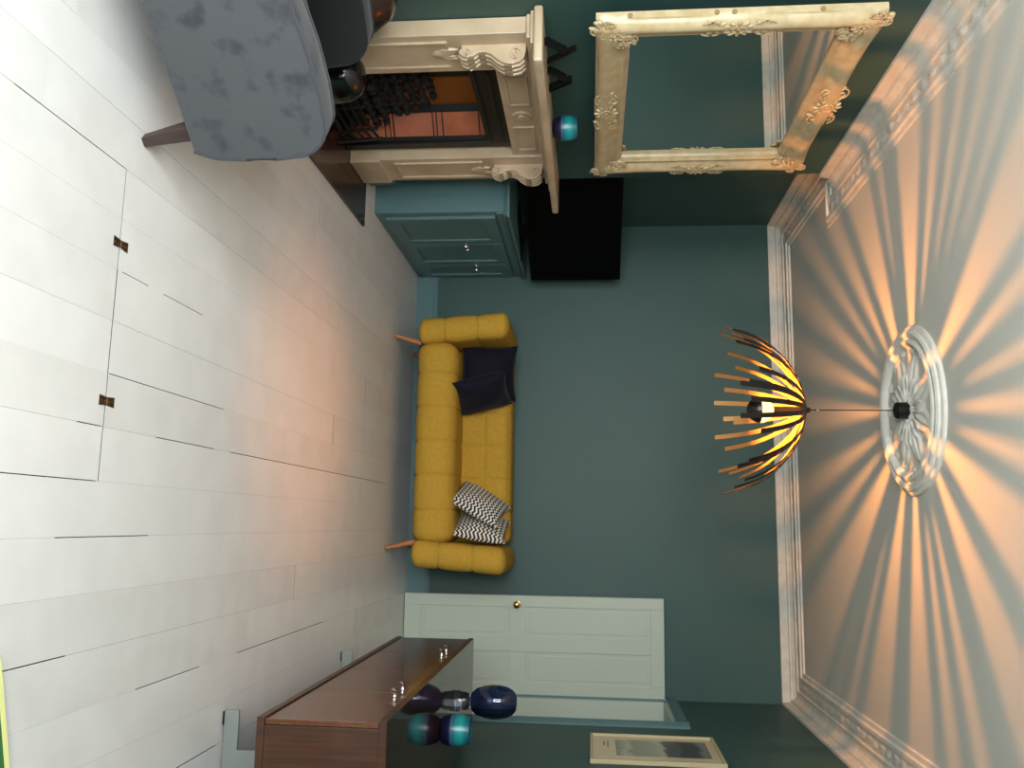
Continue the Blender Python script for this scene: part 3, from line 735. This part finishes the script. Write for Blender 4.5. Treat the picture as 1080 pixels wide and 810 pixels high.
for i in range(4):
    dd = sbx((sx0+.006, ys[i]+.0015, sz0+.0305), (sx0+.026, ys[i+1]-.0015, sz1-.0325), 'door', WALND)
    ky = ys[i+1]-.075 if i in (0, 2) else ys[i]+.075
    MB().lathe([(0, 0), (.009, 0), (.007, -.006), (.007, -.014), (.013, -.020), (.014, -.028), (.009, -.032), (0, -.033)], (sx0+.0055-B0.x, ky-B0.y, .652), 16, axis=0).build('knob', CHROME, dd, smooth=True, label='small chrome knob')
for z0, z1 in ((.345, .398), (.603, .647)): sbx((sx0+.018, sy0-.001, z0), (sx0+.023, sy0+.001, z1), 'hinge_pin', BRASS, 0)
for yl in (3.46, 5.09):
    pts = [(.742, .006), (1.22, .006), (1.22, .064), (1.06, .064), (1.06, sz0-.0005), (.892, sz0-.0005), (.892, .064), (.742, .064)]
    lg = MB().prism([(x-B0.x, z) for x, z in pts], 1, yl-B0.y-.006, yl-B0.y+.006).build('leg', STEEL, sb, bevel=.001, label='flat steel leg plate with a long foot')
    for xx in (.748, 1.17): MB().box((xx-B0.x, yl-B0.y-.011, 0), (xx+.05-B0.x, yl-B0.y+.011, .0058)).build('rubber_foot', RUBB, lg)
def glass(name, col, rough=.03):
    m = mat(name, col, rough, trans=1.0); m.node_tree.nodes['Principled BSDF'].inputs['IOR'].default_value = 1.45; return m
BLUE = glass('blue_glass', (116, 130, 172))
CLEAR = glass('clear_lilac_glass', (196, 200, 226))
vz = .7335
v = thing('glass_vase', 'blue glass vase with a clear foot on the polished sideboard', 'vase', (.925, 4.72, vz))
R_ = .086; prof = [(.034, .078), (.050, .088), (.068, .112), (.080, .15), (R_, .19), (.085, .23), (.077, .27), (.063, .298), (.045, .314), (.040, .318)]
MB().lathe(prof+[(r-.005, z-.001) for r, z in prof[::-1]], n=48).build('bowl', BLUE, v, smooth=True, angle=60)
pf = [(0, 0), (.050, 0), (.054, .006), (.052, .018), (.048, .035), (.047, .055), (.042, .068), (.035, .077), (0, .0775)]
MB().lathe(pf, n=40).build('foot', CLEAR, v, smooth=True, angle=60)
votive('striped_candle_holder', (.965, 4.245, vz), .073, .142, 'teal and dark blue glass candle holder standing on the sideboard', .36)

# ------------------------------------------------------------------ framed print on the right wall
pic = thing('framed_print', 'framed grey landscape print in a pale limed frame beside the doorway', 'picture', (XR, 5.34, 1.436))
PO = Vector((XR, 5.34, 1.436))
def pbx(a, b, nm, m, bev=.002): return MB().box((a[0]-PO.x, a[1]-PO.y, a[2]-PO.z), (b[0]-PO.x, b[1]-PO.y, b[2]-PO.z)).build(nm, m, pic, bevel=bev)
py0, py1, pz0, pz1 = 5.035, 5.645, 1.436, 2.178
fw = .016; xf = XR-.026
pbx((xf, py0, pz0), (XR-.001, py0+fw, pz1), 'frame_stile', CREAMF); pbx((xf, py1-fw, pz0), (XR-.001, py1, pz1), 'frame_stile', CREAMF)
pbx((xf, py0+fw, pz0), (XR-.001, py1-fw, pz0+fw), 'frame_rail', CREAMF); pbx((xf, py0+fw, pz1-fw), (XR-.001, py1-fw, pz1), 'frame_rail', CREAMF)
pbx((XR-.012, py0+fw, pz0+fw), (XR-.008, py1-fw, pz1-fw), 'mount', mat('cream_mount_card', (206, 196, 160), .35), 0)
PR = bpy.data.materials.new('landscape_print'); PR.use_nodes = True
nt = PR.node_tree; p = nt.nodes['Principled BSDF']; p.inputs['Roughness'].default_value = .3
tc = nt.nodes.new('ShaderNodeTexCoord'); sp = nt.nodes.new('ShaderNodeSeparateXYZ'); nt.links.new(tc.outputs['Generated'], sp.inputs[0])
nz = nt.nodes.new('ShaderNodeTexNoise'); nz.inputs['Scale'].default_value = 5; nz.inputs['Detail'].default_value = 6; nt.links.new(tc.outputs['Generated'], nz.inputs[0])
hgt = mth('ADD', sp.outputs[2], mth('MULTIPLY', mth('SUBTRACT', nz.outputs[0], .5), .22))
rr = nt.nodes.new('ShaderNodeValToRGB'); nt.links.new(hgt, rr.inputs[0]); nt.links.new(rr.outputs[0], p.inputs['Base Color'])
e = rr.color_ramp.elements; e[0].position = 0; e[0].color = (*lin((88, 94, 82)), 1); e[1].position = 1; e[1].color = (*lin((120, 122, 112)), 1)
for pos, c in ((.12, (168, 168, 140)), (.2, (112, 118, 102)), (.4, (140, 142, 120)), (.50, (176, 172, 146)), (.53, (62, 64, 66)), (.66, (92, 92, 92)), (.72, (58, 60, 62)), (.88, (70, 72, 74)), (.93, (130, 128, 120))):
    k = e.new(pos); k.color = (*lin(c), 1)
pbx((XR-.0130, 5.185, 1.585), (XR-.0122, 5.55, 2.118), 'print', PR, 0)
INK = mat('printed_caption_ink', (120, 112, 92), .6)
for r_, (a, b) in enumerate(((5.36, 5.52), (5.40, 5.50))):
    y = a
    while y < b:
        w = R.uniform(.006, .016); pbx((XR-.0128, y, 1.535-r_*.022), (XR-.0122, min(y+w, b), 1.545-r_*.022), 'caption_mark', INK, 0); y += w+.005

# ------------------------------------------------------------------ grey velvet armchair
dch = Vector((.606, .795, 0)).normalized(); nin = Vector((-dch.y, dch.x, 0))
ac = thing('armchair', 'grey velvet armchair with piped arms and tapered dark wooden legs', 'armchair', (-1.135, 2.53, 0), math.atan2(dch.y, dch.x))
# local frame: +x = dch (towards chair front), +y = nin (towards far arm); origin = outer front end of the near arm
ALEN, AW, SEATW = .95, .13, .56
def armprof(y0, y1, nm, m):
    # arm outline in x,z with a rounded front and a dipped top
    out = [(-ALEN, .175), (-.028, .175)]
    for k in range(1, 9):
        t = k/8; out.append((-.028+.028*math.sin(t*PI/2), .175+.10*t))
    out += [(.004, .34), (.004, .44), (-.002, .50)]
    for k in range(1, 8):
        t = k/7*PI/2; out.append((-.002-.105*(1-math.cos(t)), .50+.118*math.sin(t)))
    out += [(-.20, .622), (-.32, .616), (-.45, .598), (-.58, .60), (-.75, .64), (-ALEN, .70)]
    mb = MB(); n = len(out)
    cx = sum(p[0] for p in out)/n; cz = sum(p[1] for p in out)/n
    rows = []
    for y, ins_ in ((y0, .006), (y0+.003, .002), (y0+.010, 0), ((y0+y1)/2, -.004), (y1-.010, 0), (y1-.003, .002), (y1, .006)):
        row = []
        for i, (x, z) in enumerate(out):
            a = Vector(out[i-1]); b = Vector(out[(i+1) % n]); t = (b-a).normalized(); nr = Vector((-t.y, t.x))
            row.append((x+nr.x*ins_, y, z+nr.y*ins_))
        rows.append(row)
    vs = [p for r in rows for p in r]
    fs = [tuple(range(n)), tuple(range(6*n, 7*n))[::-1]]
    for j in range(6):
        for i in range(n): fs.append((j*n+i, j*n+(i+1) % n, (j+1)*n+(i+1) % n, (j+1)*n+i))
    mb.add(vs, fs); o = mb.build(nm, m, ac, smooth=True, angle=22)
    for y in (y0+.004, y1-.004):
        pp = [(x, y, z) for x, z in out[1:]]
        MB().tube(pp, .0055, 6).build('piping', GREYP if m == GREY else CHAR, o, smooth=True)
    return o
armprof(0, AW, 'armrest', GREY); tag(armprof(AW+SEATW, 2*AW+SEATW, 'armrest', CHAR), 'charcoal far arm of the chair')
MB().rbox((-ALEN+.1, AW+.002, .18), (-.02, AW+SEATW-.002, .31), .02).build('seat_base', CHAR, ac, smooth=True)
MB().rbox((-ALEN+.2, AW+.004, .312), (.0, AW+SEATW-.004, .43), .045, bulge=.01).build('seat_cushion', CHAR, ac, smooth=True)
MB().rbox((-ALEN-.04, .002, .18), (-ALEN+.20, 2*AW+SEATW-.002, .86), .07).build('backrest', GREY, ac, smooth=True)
for lx, ly, sx_, sy_ in ((-.075, .065, .025, -.02), (-.075, 2*AW+SEATW-.065, .02, .02), (-ALEN+.05, .07, -.05, -.02), (-ALEN+.05, 2*AW+SEATW-.07, -.05, .02)):
    mb = MB(); a, b = .027, .016
    vs = [(lx+i*a, ly+j*a, .178) for i, j in ((-1, -1), (1, -1), (1, 1), (-1, 1))]+[(lx+sx_+i*b, ly+sy_+j*b, .001) for i, j in ((-1, -1), (1, -1), (1, 1), (-1, 1))]
    mb.add(vs, [(0, 1, 2, 3), (7, 6, 5, 4), (0, 4, 5, 1), (1, 5, 6, 2), (2, 6, 7, 3), (3, 7, 4, 0)]); mb.build('leg', WENGE, ac, bevel=.003)
# black vase on the hearth, brown urn by the chimney breast
bv = MB().lathe([(0, 0), (.055, 0), (.065, .01), (.092, .10), (.112, .20), (.118, .27), (.108, .34), (.085, .385), (.05, .408), (.02, .415), (0, .416)], n=40).build('round_vase', GLAZE, None, smooth=True, angle=60,
   loc=(-1.965, 3.53, .0155), label='glossy black rounded vase on the hearth behind the grey armchair', cat='vase')
MB().lathe([(0, 0), (.11, 0), (.12, .02), (.155, .20), (.175, .36), (.172, .46), (.145, .56), (.10, .625), (.05, .655), (0, .66)], n=40).build('floor_urn', BROWN, None, smooth=True, angle=60,
   loc=(-2.09, 3.12, .0), label='dark brown glazed floor urn beside the left fireplace leg', cat='urn')

# ------------------------------------------------------------------ floor hatch hinges and the rug corner
for (hx, hy, lb) in ((-.826, 2.436, 'aged brass hinge on the floor hatch, nearer the armchair'), (-.340, 2.437, 'aged brass hinge on the floor hatch, nearer the room centre')):
    t = MB().tube([(-.010, 0, .0012), (.010, 0, .0012)], .0016, 6).build('hinge', HINGE, floor, loc=(hx, hy, .0012), label=lb)
    for s in (-1, 1):
        MB().prism([(-.012, 0), (.012, 0), (.016, s*.040), (-.016, s*.040)], 2, 0, .0012).build('leaf', HINGE, t)
        for k in (.014, .030): MB().lathe([(0, .0018), (.003, .0016), (.0035, .001), (0, .001)], (0, s*k, 0), 8).build('screw', BRASS, t)
def rr_poly(x0, y0, x1, y1, r, n=8):
    p = []
    for cx, cy, a0 in ((x1-r, y1-r, 0), (x0+r, y1-r, PI/2), (x0+r, y0+r, PI), (x1-r, y0+r, 1.5*PI)):
        for k in range(n+1): p.append((cx+r*math.cos(a0+PI/2*k/n), cy+r*math.sin(a0+PI/2*k/n)))
    return p
rg = thing('rug', 'green rug with a pale yellow bound edge', 'rug', (.315, 2.060, .0008), .275)
o_, i_ = rr_poly(-.05, -1.0, .80, 0, .10), rr_poly(-.033, -.983, .783, -.017, .088)
n = len(o_); mb = MB()
mb.add([(x, y, z) for pl in (o_, i_) for z in (0, .009) for x, y in pl], [f for k in range(n) for f in (((k), (k+1) % n, n+(k+1) % n, n+k), (n+k, n+(k+1) % n, 3*n+(k+1) % n, 3*n+k), (2*n+k, 2*n+(k+1) % n, (k+1) % n, k), (3*n+k, 3*n+(k+1) % n, 2*n+(k+1) % n, 2*n+k))])
mb.build('binding', YELR, rg)
MB().prism(i_, 2, 0, .008).build('pile', GREENR, rg)
